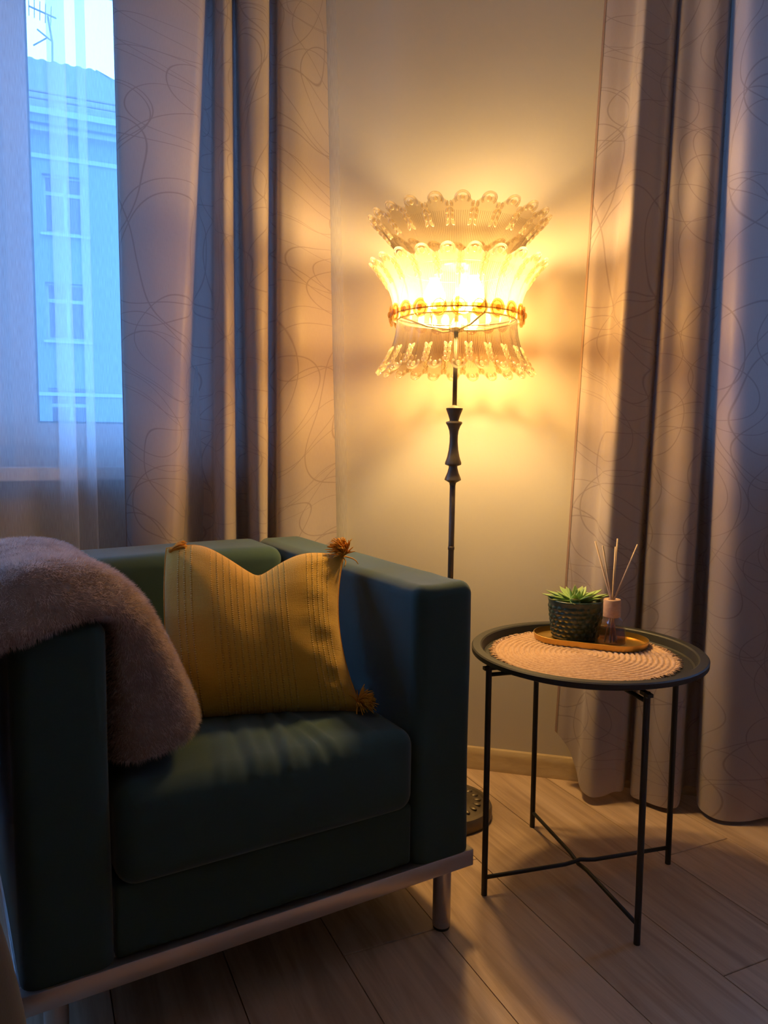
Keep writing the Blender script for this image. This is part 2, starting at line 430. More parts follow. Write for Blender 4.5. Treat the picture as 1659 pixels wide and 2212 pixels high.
# ================================================================== THE ROOM
DB = np.array([.9646, -.2638]); NB = np.array([-.2638, -.9646]); PB = np.array([.279, 2.279])      # back wall
C1 = PB+DB*((-.32-PB[0])/DB[0])
DL = np.array([-.908, -.418]); NL = np.array([.418, -.908])                                         # window wall
C2 = PB+DB*1.9
DR = np.array([.418, -.908])
C3 = C2+DR*5.4; C6 = C1+DL*3.3; C5 = C6+DR*6.2
ZC = 2.62
def frame(P, D, N):   # s along wall, o into the room, z up
    return lambda s, o, z: (P[0]+D[0]*s+N[0]*o, P[1]+D[1]*s+N[1]*o, z)
TL_ = frame(C1, DL, NL); TB_ = frame(PB, DB, NB)
TH = .24
def wall(name, P, Q, holes=(), th=TH, mat=None):
    P = np.array(P); Q = np.array(Q); D = (Q-P); L = np.linalg.norm(D); D = D/L; N = np.array([-D[1], D[0]])
    cen = np.array([.3, .3])
    if (cen-P)@N < 0: N = -N
    T = frame(P, D, N); mb = MB(); cuts = [0-.0]
    xs = 0
    for (s0, s1, z0, z1) in holes:
        mb.box((xs, -th, -.05), (s0, 0, ZC+.05), T); mb.box((s0, -th, -.05), (s1, 0, z0), T); mb.box((s0, -th, z1), (s1, 0, ZC+.05), T); xs = s1
    mb.box((xs, -th, -.05), (L, 0, ZC+.05), T)
    return structure(mb.build(name, mat or M['wall']))
W1 = (.06, 2.7, .885, 2.36)          # window 1 opening along the window wall
tB0 = (C1-PB)@DB
W2 = (onplane(1478, 900, PB, DB)[:2]-C1)@DB, 2.38, .875, 2.36
wall('wall_left', C1, C6, [W1]); wall('wall_back', C1, C2, [W2])
for q in ((('wall_right', C2, C3)), (('wall_rear', C3, C5)), (('wall_side', C5, C6))): wall(*q, mat=M['wall_dark'])
poly = [C1, C2, C3, C5, C6]
def prism(poly, z0, z1):
    n = len(poly); v = [(p[0], p[1], z) for z in (z0, z1) for p in poly]
    f = [tuple(range(n)), tuple(range(n, 2*n))]+[(i, (i+1) % n, n+(i+1) % n, n+i) for i in range(n)]
    return v, f
v, f = prism(poly, ZC, ZC+.1); structure(mesh_obj('ceiling', v, f, M['ceiling'], smooth=False))
v, f = prism(poly, -.12, -.0095); floor = structure(mesh_obj('floor', v, f, simple('underlay', (.05, .035, .025), .9), smooth=False))

# planks: rows across NN, running along PP
tA = math.radians(-24.7); NN = np.array([math.cos(tA), -math.sin(tA)]); PP = np.array([math.sin(tA), math.cos(tA)])
def clip(pts, poly):
    c = sum(poly)/len(poly); out = pts
    for i in range(len(poly)):
        a, b = poly[i], poly[(i+1) % len(poly)]; n = np.array([-(b-a)[1], (b-a)[0]]); n = n if (c-a)@n > 0 else -n
        src, out = out, []
        for j in range(len(src)):
            p, q = src[j], src[(j+1) % len(src)]; dp, dq = (p-a)@n, (q-a)@n
            if dp >= 0: out.append(p)
            if dp*dq < 0: out.append(p+(q-p)*(dp/(dp-dq)))
        if len(out) < 3: return []
    return out
RW, PL = .2105, 1.38
joint = {0: .964, -2: .12+.0, -3: 1.307, 1: 1.325, -1: .43}
rowang = math.atan2(PP[1], PP[0])
for k in range(-26, 18):
    n0 = 1.1535+k*RW; j0 = joint.get(k, (k*.517) % PL)
    for m in range(-7, 4):
        a0, a1 = j0+m*PL, j0+(m+1)*PL; g = .0009
        q = [NN*(n0+g)+PP*(a0+g), NN*(n0+RW-g)+PP*(a0+g), NN*(n0+RW-g)+PP*(a1-g), NN*(n0+g)+PP*(a1-g)]
        c = clip(q, [p for p in poly])
        if len(c) < 3: continue
        cen = sum(c)/len(c)
        ar = .5*abs(sum(c[i][0]*c[(i+1) % len(c)][1]-c[(i+1) % len(c)][0]*c[i][1] for i in range(len(c))))
        if ar < .004: continue
        def lc(p, sh):
            d = p-cen; d = d*(1-sh/max(np.linalg.norm(d), .02)); return (d@PP, d@np.array([-PP[1], PP[0]]))
        n = len(c); vv = []
        dz = random.uniform(-.0002, .0002)
        for z, sh in ((-.0095, 0), (-.0012, 0), (dz, .0012)):
            for p in c: x, y = lc(p, sh); vv.append((x, y, z))
        ff = [tuple(range(2*n, 3*n))]+[(r*n+i, r*n+(i+1) % n, (r+1)*n+(i+1) % n, (r+1)*n+i) for r in (0, 1) for i in range(n)]
        o = mesh_obj('plank', vv, ff, M['plank'], floor, smooth=False)
        o.location = (cen[0], cen[1], 0); o.rotation_euler = (0, 0, rowang)

# baseboards
def baseboard(name, P, D, N, s0, s1):
    T = frame(P, D, N); prof = [(0, 0), (.018, 0), (.018, .012), (.014, .02), (.014, .045), (.012, .055), (.007, .063), (0, .066)]
    v = [T(s, o, z) for s in (s0, s1) for o, z in prof]; n = len(prof)
    f = [(i, (i+1) % n, n+(i+1) % n, n+i) for i in range(n)]+[tuple(range(n)), tuple(range(n, 2*n))]
    return structure(mesh_obj(name, v, f, M['baseboard'], smooth=True, angle=30))
baseboard('baseboard_back', PB, DB, NB, tB0, 1.9); baseboard('baseboard_left', C1, DL, NL, 0, 2.9)

# windows
def window(name, T, s0, s1, z0, z1, mull, sill_out=.10):
    """frame in the opening, glass set 8 cm outward; mull = (glass edges)"""
    e = MB(); e.box((s0, -.115, z0), (s0+.05, -.045, z1), T); e.box((s1-.05, -.115, z0), (s1, -.045, z1), T)
    e.box((s0, -.115, z0), (s1, -.045, z0+.09), T); e.box((s0, -.115, z1-.05), (s1, -.045, z1), T)
    w = structure(e.build(name, M['pvc']))
    gl = MB()
    edges = [s0+.05]+[m for m in mull]+[s1-.05]
    for m in mull:
        MB().box((m-.03, -.115, z0), (m+.03, -.045, z1), T).build('mullion', M['pvc'], w)
    for i in range(len(edges)-1):
        a = edges[i]+(.03 if i else 0); b = edges[i+1]-(.03 if i < len(edges)-2 else 0); zz0, zz1 = z0+.09, z1-.05; k = .062
        s = MB()
        for (x0, x1, y0, y1) in ((a, a+k, zz0, zz1), (b-k, b, zz0, zz1), (a+k, b-k, zz0, zz0+k), (a+k, b-k, zz1-k, zz1)):
            s.box((x0, -.105, y0), (x1, -.03, y1), T)
        so = s.build('sash', M['pvc'], w)
        MB().box((a+k, -.078, zz0+k), (b-k, -.072, zz1-k), T).build('pane', M['pane'], so)
        g = MB()
        for (x0, x1, y0, y1) in ((a+k, a+k+.006, zz0+k, zz1-k), (b-k-.006, b-k, zz0+k, zz1-k), (a+k, b-k, zz0+k, zz0+k+.006)):
            g.box((x0, -.071, y0), (x1, -.055, y1), T)
        g.build('gasket', M['foot'], so)
    sl = MB(); sl.box((s0-.03, -.045, z0-.005), (s1+.03, sill_out, z0+.03), T)
    sl.build('window_sill', M['sill'], w)
    return w
gS = (onplane(66, 480, C1-NL*.075, DL)[:2]-C1)@DL       # left edge of the visible pane
window('window_1', TL_, *W1, mull=[gS+.062+.03], sill_out=.065)
TBw = frame(C1, DB, NB)
window('window_2', TBw, *W2, mull=[W2[0]+.62], sill_out=.0)

# ================================================================== CURTAINS
def catmull(K, sub):
    K = np.array(K, float); n = len(K); out = []
    for i in range(n-1):
        p0, p1, p2, p3 = K[max(i-1, 0)], K[i], K[i+1], K[min(i+2, n-1)]
        for j in range(sub):
            t = j/sub
            out.append(.5*((2*p1)+(-p0+p2)*t+(2*p0-5*p1+4*p2-p3)*t*t+(-p0+3*p1-3*p2+p3)*t**3))
    out.append(K[-1]); return np.array(out)
def drape(name, keys, P, D, N, base, yt, yb, mat, ztop, zhem, sub=9, rows=60, wr=.004, seed=1, hemz=None):
    top = []; bot = []
    for k in keys:
        xt, xb, ot, ob = k[:4]
        a = onplane(xt, yt, P+N*(base+ot), D); b = onplane(xb, yb, P+N*(base+ob), D); top.append(a); bot.append(b)
    T = catmull(top, sub); B = catmull(bot, sub); n = len(T)
    hz = catmull([[k[4] if len(k) > 4 else zhem] for k in keys], sub)[:, 0]
    arc = np.concatenate([[0], np.cumsum(np.linalg.norm(np.diff((T+B)[:, :2]/2, axis=0), axis=1))])
    V = np.zeros((rows+1, n, 3)); UV = np.zeros((rows+1, n, 2))
    for r in range(rows+1):
        f = r/rows; z = hz+(ztop-hz)*f
        t = (z-B[:, 2])/(T[:, 2]-B[:, 2])
        p = B+(T-B)*t[:, None]
        w = vnoise(np.stack([arc*2.2, z*1.1, arc*0], 1), 6, seed)*wr+vnoise(np.stack([arc*6, z*3, arc*0], 1), 6, seed+3)*wr*.35
        V[r] = p; V[r, :, 0] += N[0]*w; V[r, :, 1] += N[1]*w; V[r, :, 2] = z
        UV[r, :, 0] = arc; UV[r, :, 1] = z
    faces = [(r*n+i, r*n+i+1, (r+1)*n+i+1, (r+1)*n+i) for r in range(rows) for i in range(n-1)]
    o = mesh_obj(name, V.reshape(-1, 3), faces, mat, None, True, UV.reshape(-1, 2))
    return o, V
LK = [(243, 272, .0, .0), (252, 281, .014, .014), (300, 310, .03, .03), (350, 340, .04, .04), (415, 365, .042, .042), (440, 382, .028, .028), (449, 400, -.045, -.04), (456, 430, -.055, -.055), (461, 458, -.05, -.05),
      (464, 467, .0, .0), (478, 482, .04, .04), (492, 498, .042, .042), (500, 508, .02, .02), (504, 516, -.05, -.05), (509, 534, -.05, -.05), (512, 541, .005, .005), (528, 552, .045, .045), (556, 564, .06, .06), (578, 576, .045, .045),
      (584, 580, -.03, -.03), (597, 594, -.03, -.03), (602, 600, .025, .025), (622, 622, .045, .045), (650, 655, .05, .05), (682, 695, .03, .03), (704, 727, .012, .012)]
cl, VL = drape('curtain', LK, C1, DL, NL, .145, 0, 1150, M['curtain'], ZC-.002, .03, seed=2)
tag(cl, 'long taupe curtain with looping line print between window and lamp, behind armchair', 'curtain', 'taupe curtains with looping line print')
def side_strip(V, j0, j1, N, off, name, parent):
    S = V[:, j0:j1].copy(); S[:, :, 0] += N[0]*off; S[:, :, 1] += N[1]*off; r, n = S.shape[:2]
    return mesh_obj(name, S.reshape(-1, 3), [(a*n+i, a*n+i+1, (a+1)*n+i+1, (a+1)*n+i) for a in range(r-1) for i in range(n-1)], M['hem'], parent)
side_strip(VL, 0, 5, NL, .0015, 'side_hem', cl)
RK = [(1306, 1197, .0, .0, .17), (1325, 1214, .008, .01, .15), (1350, 1232, .012, .015, .12), (1374, 1250, .02, .03, .07), (1382, 1261, .05, .06, .035), (1394, 1282, .075, .085, .025), (1412, 1308, .065, .075, .025), (1440, 1333, .04, .05, .03),
      (1461, 1352, .035, .035, .03), (1466, 1357, -.03, -.03, .03), (1469, 1367, -.03, -.03, .03), (1474, 1371, .03, .035, .02), (1505, 1402, .035, .05, .015), (1538, 1436, .05, .07, .015), (1562, 1462, .05, .07, .015), (1576, 1475, .03, .05, .02),
      (1579, 1482, -.045, -.04, .03), (1583, 1507, -.045, -.04, .03), (1587, 1513, .03, .04, .02), (1604, 1533, .07, .08, .015), (1630, 1568, .085, .10, .012), (1680, 1620, .07, .085, .012), (1735, 1680, .03, .04, .012), (1790, 1740, .06, .07, .012), (1850, 1800, .02, .02, .012)]
cr, VR = drape('curtain', RK, PB, DB, NB, .075, 0, 1600, M['curtain'], ZC-.002, .02, seed=5)
tag(cr, 'long taupe curtain with looping line print right of the lamp, behind side table', 'curtain', 'taupe curtains with looping line print')
side_strip(VR, 0, 4, NB, .0015, 'side_hem', cr)
# sheer voile: runs past the corner and shows a strip right of the left curtain
def sheer_path():
    pts = []
    def L(x, o, y=500):
        p = onplane(x, y, C1+NL*(.105+o), DL); pts.append(p[:2])
    for x, o in ((-700, .01), (-560, -.012), (-420, .012), (-300, -.012), (-200, .01), (-110, -.01), (-40, .004), (10, .01), (60, -.004), (100, .003), (119, .008), (146, .012), (150, .002), (118, -.004), (114, -.009), (130, -.012), (160, -.006), (178, .004), (192, .009), (194, 0), (176, -.006), (180, -.012), (215, -.004), (260, .006), (320, -.006), (380, .006), (440, -.02), (500, -.02), (560, -.02), (600, -.03)): L(x, o)
    for x, o in ((640, .03), (685, .026), (708, .03), (724, .034)):
        pts.append(onplane(x, 500, PB+NB*(.012+o*.6), DB)[:2])
    return pts
SP = catmull([list(p)+[0] for p in sheer_path()], 6)[:, :2]
SPb = SP.copy(); end = len(SP)
for i in range(end):      # lower edge flares to the right at the free side
    k = max(0, (i-(end-20))/20); SPb[i] = SP[i]+DB*(.042*k)
rows = 40; n = len(SP); arc = np.concatenate([[0], np.cumsum(np.linalg.norm(np.diff(SP, axis=0), axis=1))])
V = np.zeros((rows+1, n, 3)); UVs = np.zeros((rows+1, n, 2))
for r in range(rows+1):
    z = .04+(ZC-.045)*r/rows; k = 1-min(1, max(0, (z-.9)/1.4)); p = SP+(SPb-SP)*k
    w = vnoise(np.stack([arc*3, arc*0+z*.8, arc*0], 1), 6, 9)*.003
    V[r, :, :2] = p+NL*w[:, None]; V[r, :, 2] = z; UVs[r, :, 0] = arc; UVs[r, :, 1] = z
sh = mesh_obj('sheer_curtain', V.reshape(-1, 3), [(r*n+i, r*n+i+1, (r+1)*n+i+1, (r+1)*n+i) for r in range(rows) for i in range(n-1)], M['sheer'], None, True, UVs.reshape(-1, 2))
tag(sh, 'sheer white voile curtain hanging in front of the bright window', 'sheer curtain')
S = V[:, n-7:n]; S = S.copy(); S[:, :, :2] += NB*.001
m7 = S.shape[1]
mesh_obj('side_hem', S.reshape(-1, 3), [(a*m7+i, a*m7+i+1, (a+1)*m7+i+1, (a+1)*m7+i) for a in range(rows) for i in range(m7-1)], M['sheer'], sh, True, UVs[:, n-7:n].reshape(-1, 2))

# ================================================================== ARMCHAIR
FL = np.array([-.533, 1.07]); XA = np.array([.859, .512]); VA = np.array([-.512, .859]); CW = .834
chair_rz = math.atan2(XA[1], XA[0])
ch = empty('armchair', (FL[0], FL[1], 0), chair_rz)
tag(ch, 'dark teal fabric armchair with square arms on a steel rail frame', 'armchair')
def c2w(x, y, z):
    p = FL+XA*x+VA*y; return np.array([p[0], p[1], z])
AW, CD, AT = .137, .83, .722
def soft(seed, amp, s=7):
    return lambda P: P+np.stack([vnoise(P, s, seed), vnoise(P, s, seed+1), vnoise(P, s, seed+2)], 1)*amp
def softarm(seed):
    def g(P):
        Q = soft(seed, .003, 9)(P)
        fr = np.exp(-((Q[:, 1]+0)/.12)**2)*np.exp(-((Q[:, 2]-.70)/.05)**2)
        Q[:, 2] += fr*vnoise(Q, 40, seed+9)*.005
        Q[:, 2] -= .004*np.clip((Q[:, 1]-.2)/.6, 0, 1)*0
        return Q
    return g
P_, f_ = rbox((0, 0, .150), (AW, CD, AT), .026, (5, 22, 16), softarm(11)); mesh_obj('armrest', P_, f_, M['teal'], ch)
P_, f_ = rbox((CW-AW, 0, .150), (CW, CD, AT), .026, (5, 22, 16), softarm(21)); mesh_obj('armrest', P_, f_, M['teal'], ch)
P_, f_ = rbox((AW+.002, .615, .17), (CW-AW-.002, CD-.005, AT+.002), .034, (18, 6, 16), soft(31, .004, 8)); mesh_obj('backrest', P_, f_, M['teal'], ch)
def seatf(P):
    Q = soft(41, .003, 8)(P); x, y, z = Q[:, 0], Q[:, 1], Q[:, 2]
    cxs = (x-.417)/.28; top = np.clip((z-.38)/.07, 0, 1)
    Q[:, 2] += top*.016*np.clip(1-cxs**2, 0, 1)*np.clip((y+.02)/.12, 0, 1)
    Q[:, 1] -= .010*np.clip(1-cxs**2, 0, 1)*np.clip(1-((z-.37)/.09)**2, 0, 1)*(y < .1)
    for (x0, sl, dp, wd, y1) in ((.36, .18, .0026, .008, .20), (.42, .22, .0034, .007, .26), (.475, .02, .002, .008, .14), (.51, -.16, .0026, .008, .22), (.30, .35, .0015, .008, .12), (.60, -.1, .0012, .008, .12)):
        line = x-(x0+sl*y); env = np.exp(-((y-.03)/y1)**2)*np.clip((z-.36)/.06, 0, 1)
        Q[:, 2] += 1.5*env*dp*(np.exp(-((line-.012)/wd)**2)-np.exp(-((line+.008)/wd)**2))
    return Q
P_, f_ = rbox((AW+.003, -.012, .288), (CW-AW-.003, .62, .450), .034, (84, 34, 8), seatf); mesh_obj('seat_cushion', P_, f_, M['teal'], ch)
P_, f_ = rbox((AW+.001, .010, .17), (CW-AW-.001, .62, .292), .008, (14, 10, 5), soft(51, .0015, 8)); mesh_obj('seat_base', P_, f_, M['teal'], ch)
for a, b in (((-.004, -.004, .135), (CW+.004, .022, .170)), ((-.004, CD-.022, .135), (CW+.004, CD+.004, .170)), ((-.004, .0225, .135), (.022, CD-.0225, .170)), ((CW-.022, .0225, .135), (CW+.004, CD-.0225, .170))):
    MB().bbox(a, b, .0025).build('steel_rail', M['chrome'], ch, angle=40)
lgp = None
for x, y in ((.05, .03), (CW-.05, .03), (.05, CD-.03), (CW-.05, CD-.03)):
    if lgp is None:
        lg = MB().lathe([(.0175, .006), (.0185, .008), (.0185, .136)], 24).build('leg', M['chrome'], ch, angle=40); lgp = lg
        ft = MB().lathe([(.0165, 0), (.0172, .002), (.0172, .0065)], 24).build('foot_pad', M['foot'], lg, angle=40)
    else:
        lg = inst(lgp, ch); ft2 = ft.copy(); COL.objects.link(ft2); ft2.parent = lg
    lg.location = (x, y, 0)

# ================================================================== CUSHION
def uvz(u, v, z): return np.array([CW-u, v, z])
pil = empty('cushion', tuple(c2w(.50, .2, .455)), 0)
tag(pil, 'mustard yellow cotton cushion with corner tassels, propped in the teal armchair', 'cushion')
iw = np.array(pil.location)
BL_, BR_, TR_, TL2 = [c2w(*uvz(*q)) for q in ((.530, .235, .458), (.190, .118, .456), (.152, .270, .748), (.500, .405, .768))]
nA = 46
def pillow_pt(a, b, side):
    p = BL_*(1-a)*(1-b)+BR_*a*(1-b)+TR_*a*b+TL2*(1-a)*b
    ex = ((BR_-BL_)+(TR_-TL2))/2; ey = ((TL2-BL_)+(TR_-BR_))/2; nn = np.cross(ex, ey); nn /= np.linalg.norm(nn)
    if nn[1] > 0: nn = -nn
    exn, eyn = ex/np.linalg.norm(ex), ey/np.linalg.norm(ey)
    # edges pull in between the corners; the left side bellies out, the right side sinks in
    p = p-exn*.030*(4*b*(1-b))*a**3 + exn*(-.012)*(4*b*(1-b))*(1-a)**3
    p = p+eyn*.004*(4*a*(1-a))*(1-b)**3
    chop = math.exp(-abs((a-.49)/.17)**1.5); p = p-eyn*.056*chop*b**2.2 + eyn*.012*math.exp(-((a-.18)/.13)**2)*b**3+eyn*.004*math.exp(-((a-.78)/.12)**2)*b**3
    g = max(0, 16*a*(1-a)*b*(1-b)); th = .088*g**.42*(1-.35*chop*b**2)
    q = p+nn*th*side*(1.0 if side > 0 else .8)
    pt = np.array([[a*.37, b*.34, 0]])
    wr = float(vnoise(pt, 26, 77)[0])*.004+float(vnoise(pt, 70, 78)[0])*.0015
    edge = max(0, a-.66)/.34*(math.sin(b*30+a*14)+.6*math.sin(b*53-a*21+1.3))*.0020
    for ca_, cb_ in ((1, 1), (1, 0), (0, 1), (0, 0)):
        da, db = a-ca_, b-cb_; rr_ = math.hypot(da, db)
        edge += .0024*math.sin(math.atan2(db, da)*15+ca_*2+cb_)*math.exp(-(rr_/.22)**2)
    edge += .003*max(0, .25-a)/.25*math.sin(b*24+a*10)
    q = q+nn*(wr*min(1, g*3)+edge*min(1, g*4))*side
    return q
vv = []; uvp = []; ff = []
for side in (1, -1):
    for j in range(nA+1):
        for i in range(nA+1):
            a, b = .5-.5*math.cos(PI*i/nA)*.999, .5-.5*math.cos(PI*j/nA)*.999
            a = i/nA*.35+a*.65; b = j/nA*.35+b*.65
            vv.append(pillow_pt(a, b, side)-iw); uvp.append((a, b))
for s in (0, 1):
    o_ = s*(nA+1)**2
    for j in range(nA):
        for i in range(nA):
            q = (o_+j*(nA+1)+i, o_+j*(nA+1)+i+1, o_+(j+1)*(nA+1)+i+1, o_+(j+1)*(nA+1)+i); ff.append(q if s == 0 else q[::-1])
body = mesh_obj('cushion_cover', vv, ff, M['mustard'], pil, True, uvp)
bm = bmesh.new(); bm.from_mesh(body.data); bmesh.ops.remove_doubles(bm, verts=bm.verts, dist=.0008); bm.to_mesh(body.data); bm.free()
# piped seam along the border
seam = [pillow_pt(t, 0, 1)-iw for t in np.linspace(.001, .999, 40)]+[pillow_pt(.999, t, 1)-iw for t in np.linspace(.001, .999, 40)]+[pillow_pt(t, .999, 1)-iw for t in np.linspace(.999, .001, 40)]+[pillow_pt(.001, t, 1)-iw for t in np.linspace(.999, .001, 40)]
MB().tube(seam, .0016, 6).build('seam', M['tassel'], pil, True)
def tassel(c, d0, ln, spread, nS, droop, seed):
    r = random.Random(seed); mb = MB(); d0 = np.array(d0)/np.linalg.norm(d0)
    for i in range(nS):
        d = d0+np.array([r.gauss(0, 1), r.gauss(0, 1), r.gauss(0, 1)])*spread; d /= np.linalg.norm(d); l = ln*r.uniform(.7, 1.1)
        p = np.array(c, float); pts = [p.copy()]
        for k in range(5):
            p = p+d*l/5; d = d+np.array(droop)*.30+np.array([r.gauss(0, .1) for _ in range(3)]); d /= np.linalg.norm(d); pts.append(p.copy())
        mb.tube(pts, [.0011, .0015, .0015, .0014, .0012, .0008], 5)
    mb.ell(c, (.006, .006, .006))
    return mb
cmid = (BL_+BR_+TR_+TL2)/4
cn = np.cross(BR_-BL_, TL2-BL_); cn /= np.linalg.norm(cn); cn = cn if cn[1] < 0 else -cn
for c, dr, ln, sp, dp, sd in ((pillow_pt(.985, .98, 1), (.25, -.1, 1.), .043, .34, np.array([-.62, -.15, -.55]), 1), (pillow_pt(.03, .97, 1), (.9, .25, .45), .034, .26, np.array([.35, .2, -.45]), 2),
                          (pillow_pt(.985, .03, 1), (.5, -.25, .75), .040, .36, np.array([.15, -.25, -.75]), 3), (pillow_pt(.01, .02, 1), (-.8, -.1, .1), .03, .4, np.array([-.1, 0, -.3]), 4)):
    tassel(c-iw, dr, ln, sp, 130, dp, sd).build('tassel', M['tassel'], pil, True)

# ================================================================== THROW BLANKET over the left arm
bl = empty('throw_blanket', tuple(c2w(.07, .28, AT)), 0)
tag(bl, 'brown faux fur throw blanket draped over the left arm of the teal armchair', 'blanket')
bw = np.array(bl.location)
path = catmull([[x, z, 0] for x, z in ((-.060, .30), (-.062, .42), (-.060, .55), (-.052, .66), (-.028, .735), (.02, .766), (.08, .772), (.135, .756), (.180, .712), (.212, .655), (.238, .590), (.258, .535), (.272, .496))], 8)[:, :2]
NV = 44; prof = []
for i in range(NV):
    t = 2*PI*i/NV; e = .42
    cxp, sxp = math.cos(t), math.sin(t)
    prof.append((math.copysign(abs(cxp)**e, cxp), math.copysign(abs(sxp)**.75, sxp)))
pn = len(path); BV = []
tang = np.gradient(path, axis=0); tang /= np.linalg.norm(tang, axis=1, keepdims=True); nrm = np.stack([-tang[:, 1], tang[:, 0]], 1)
for i in range(pn):
    f = i/(pn-1); endk = math.sqrt(max(0, 1-max(0, (f-.93)/.07)**2)) if f > .93 else 1
    endk = max(endk, .05)
    v0 = -.034+.062*min(1, max(0, (f-.42)/.3)); v1 = .52-.10*max(0, f-.45)/.55     # extent along the arm
    th = .027+.006*math.sin(f*5)
    if f > .6: th += .022*(f-.6)/.4
    for (a, b) in prof:
        vc = (v0+v1)/2+(v1-v0)/2*a
        thick = th*endk
        crease = math.exp(-((vc-.19-.05*math.sin(f*4))/.016)**2)*.015+math.exp(-((vc-.33+.04*f)/.03)**2)*.008 if b > 0 else 0
        bulge = .012*math.exp(-((vc-.08)/.07)**2)*(1 if b > 0 else 0)*(.6+.6*f)
        fold = 0
        if b > 0 and f > .6: fold = .015*math.sin((vc-.02)*36+f*2.5)*(f-.6)/.4
        o_ = b*thick+(bulge-crease+fold)*max(0, b)
        # keep the underside above the arm and seat
        p2 = path[i]+nrm[i]*o_
        if f > .55:      # inside the arm the bundle hangs against the upholstery
            k_ = min(1, (f-.55)/.12); inn = np.array([.1405, max(.470, path[i][1]-.02)]); out_ = path[i]+nrm[i]*(thick+bulge-crease+fold)
            q2 = inn+(out_-inn)*(b+1)/2; p2 = p2*(1-k_)+q2*k_
        drp = .042*min(1, max(0, (.035-vc)/.06))*max(0, nrm[i][1])*(1 if f < .62 else max(0, 1-(f-.62)/.1))
        BV.append(c2w(p2[0], vc, p2[1]-drp)-bw)
BV = np.array(BV); bf = [(i*NV+k, i*NV+(k+1) % NV, (i+1)*NV+(k+1) % NV, (i+1)*NV+k) for i in range(pn-1) for k in range(NV)]
bf += [tuple(range(NV-1, -1, -1)), tuple((pn-1)*NV+k for k in range(NV))]
BV = BV+np.stack([vnoise(BV, 22, 61), vnoise(BV, 22, 62), vnoise(BV, 22, 63)], 1)*.003
bo = mesh_obj('blanket_cloth', BV, bf, M['fur_base'], bl, True)
# fur pile: short tapered blades
bm = bmesh.new(); bm.from_mesh(bo.data); bmesh.ops.recalc_face_normals(bm, faces=bm.faces); bm.to_mesh(bo.data); bmesh.ops.triangulate(bm, faces=bm.faces)
bm.verts.ensure_lookup_table(); bm.normal_update()
TRI = np.array([[v.co[:] for v in f.verts] for f in bm.faces]); TN = np.array([[v.normal[:] for v in f.verts] for f in bm.faces]); bm.free()
area = np.linalg.norm(np.cross(TRI[:, 1]-TRI[:, 0], TRI[:, 2]-TRI[:, 0]), axis=1)
NH = 230000
pick = RNG.choice(len(TRI), NH, p=area/area.sum()); w = RNG.dirichlet((1, 1, 1), NH)
pos = np.einsum('ij,ijk->ik', w, TRI[pick]); nor = np.einsum('ij,ijk->ik', w, TN[pick]); nor /= np.linalg.norm(nor, axis=1, keepdims=True)
flow = np.stack([vnoise(pos, 30, 81), vnoise(pos, 30, 82), vnoise(pos, 30, 83)], 1)*1.3+np.array([.25, -.25, -.55])
d = nor*.85+flow*.55+RNG.normal(size=(NH, 3))*.22; d /= np.linalg.norm(d, axis=1, keepdims=True)
L_ = RNG.uniform(.006, .0125, (NH, 1)); sd = np.cross(d, RNG.normal(size=(NH, 3))); sd /= np.linalg.norm(sd, axis=1, keepdims=True); wd = .00042
tip = pos+d*L_+np.array([0, 0, -.0015]); FV = np.empty((NH*3, 3)); FV[0::3] = pos-sd*wd; FV[1::3] = pos+sd*wd; FV[2::3] = tip
me = bpy.data.meshes.new('fur_pile'); me.vertices.add(NH*3); me.vertices.foreach_set('co', FV.ravel()); me.loops.add(NH*3); me.loops.foreach_set('vertex_index', np.arange(NH*3))
me.polygons.add(NH); me.polygons.foreach_set('loop_start', np.arange(0, NH*3, 3)); me.update(calc_edges=True); me.materials.append(M['fur'])
fo = bpy.data.objects.new('fur_pile', me); COL.objects.link(fo); fo.parent = bl; fo['kind'] = 'stuff'

# ================================================================== GREY POUF (lower left corner)
pf = empty('pouf', (-.686, .70, 0)); tag(pf, 'grey fabric pouf cut off at the lower left, in front of the armchair', 'pouf')
def pouff(P):
    Q = soft(91, .003, 8)(P); z = Q[:, 2]
    k = 1-.13*np.clip((z-.27)/.22, 0, 1)**1.3; Q[:, 0] *= k; Q[:, 1] *= k; return Q
P_, f_ = rbox((-.264, -.235, .022), (.264, .235, .52), .10, (10, 10, 10), pouff, 6); pb = mesh_obj('pouf_cover', P_, f_, M['grey_fabric'], pf)
MB().lathe([(.17, 0), (.18, .004), (.18, .03)], 32).build('base_plate', M['foot'], pf, angle=40)

# ================================================================== FLOOR LAMP
LX, LY = .170, 1.978
lamp = empty('floor_lamp', (LX, LY, 0)); lamp.rotation_euler = (0, math.radians(.40), 0)
tag(lamp, 'lit floor lamp with three tiers of pressed glass petals on a bronze pole', 'floor lamp')
bz = MB().lathe([(.121, 0), (.124, .006), (.125, .028), (.121, .036), (.110, .038), (.106, .034), (.100, .036), (.080, .042), (.066, .041), (.060, .046), (.030, .052), (.016, .064), (.012, .075)], 64)
base = bz.build('lamp_base', M['lamp_metal'], lamp, angle=45)
orn = MB()
for k in range(20):
    a = 2*PI*k/20; ca, sa = math.cos(a), math.sin(a)
    rot = np.array([[ca, -sa, 0], [sa, ca, 0], [0, 0, 1]])
    orn.ell((.085*ca, .085*sa, .0405), (.012, .008, .0045), rot=rot)
orn.build('relief_ornament', M['lamp_metal'], base, True)
MB().tube([(0, 0, .05), (0, 0, .72), (0, 0, .885)], .0075, 16).build('pole', M['lamp_metal'], lamp, True)
MB().lathe([(.0082, .715), (.0086, .717), (.0086, .722), (.0082, .724)], 16).build('pole_joint', M['lamp_metal'], lamp, True)
zs = lambda y: 1+(953-y)/841.0
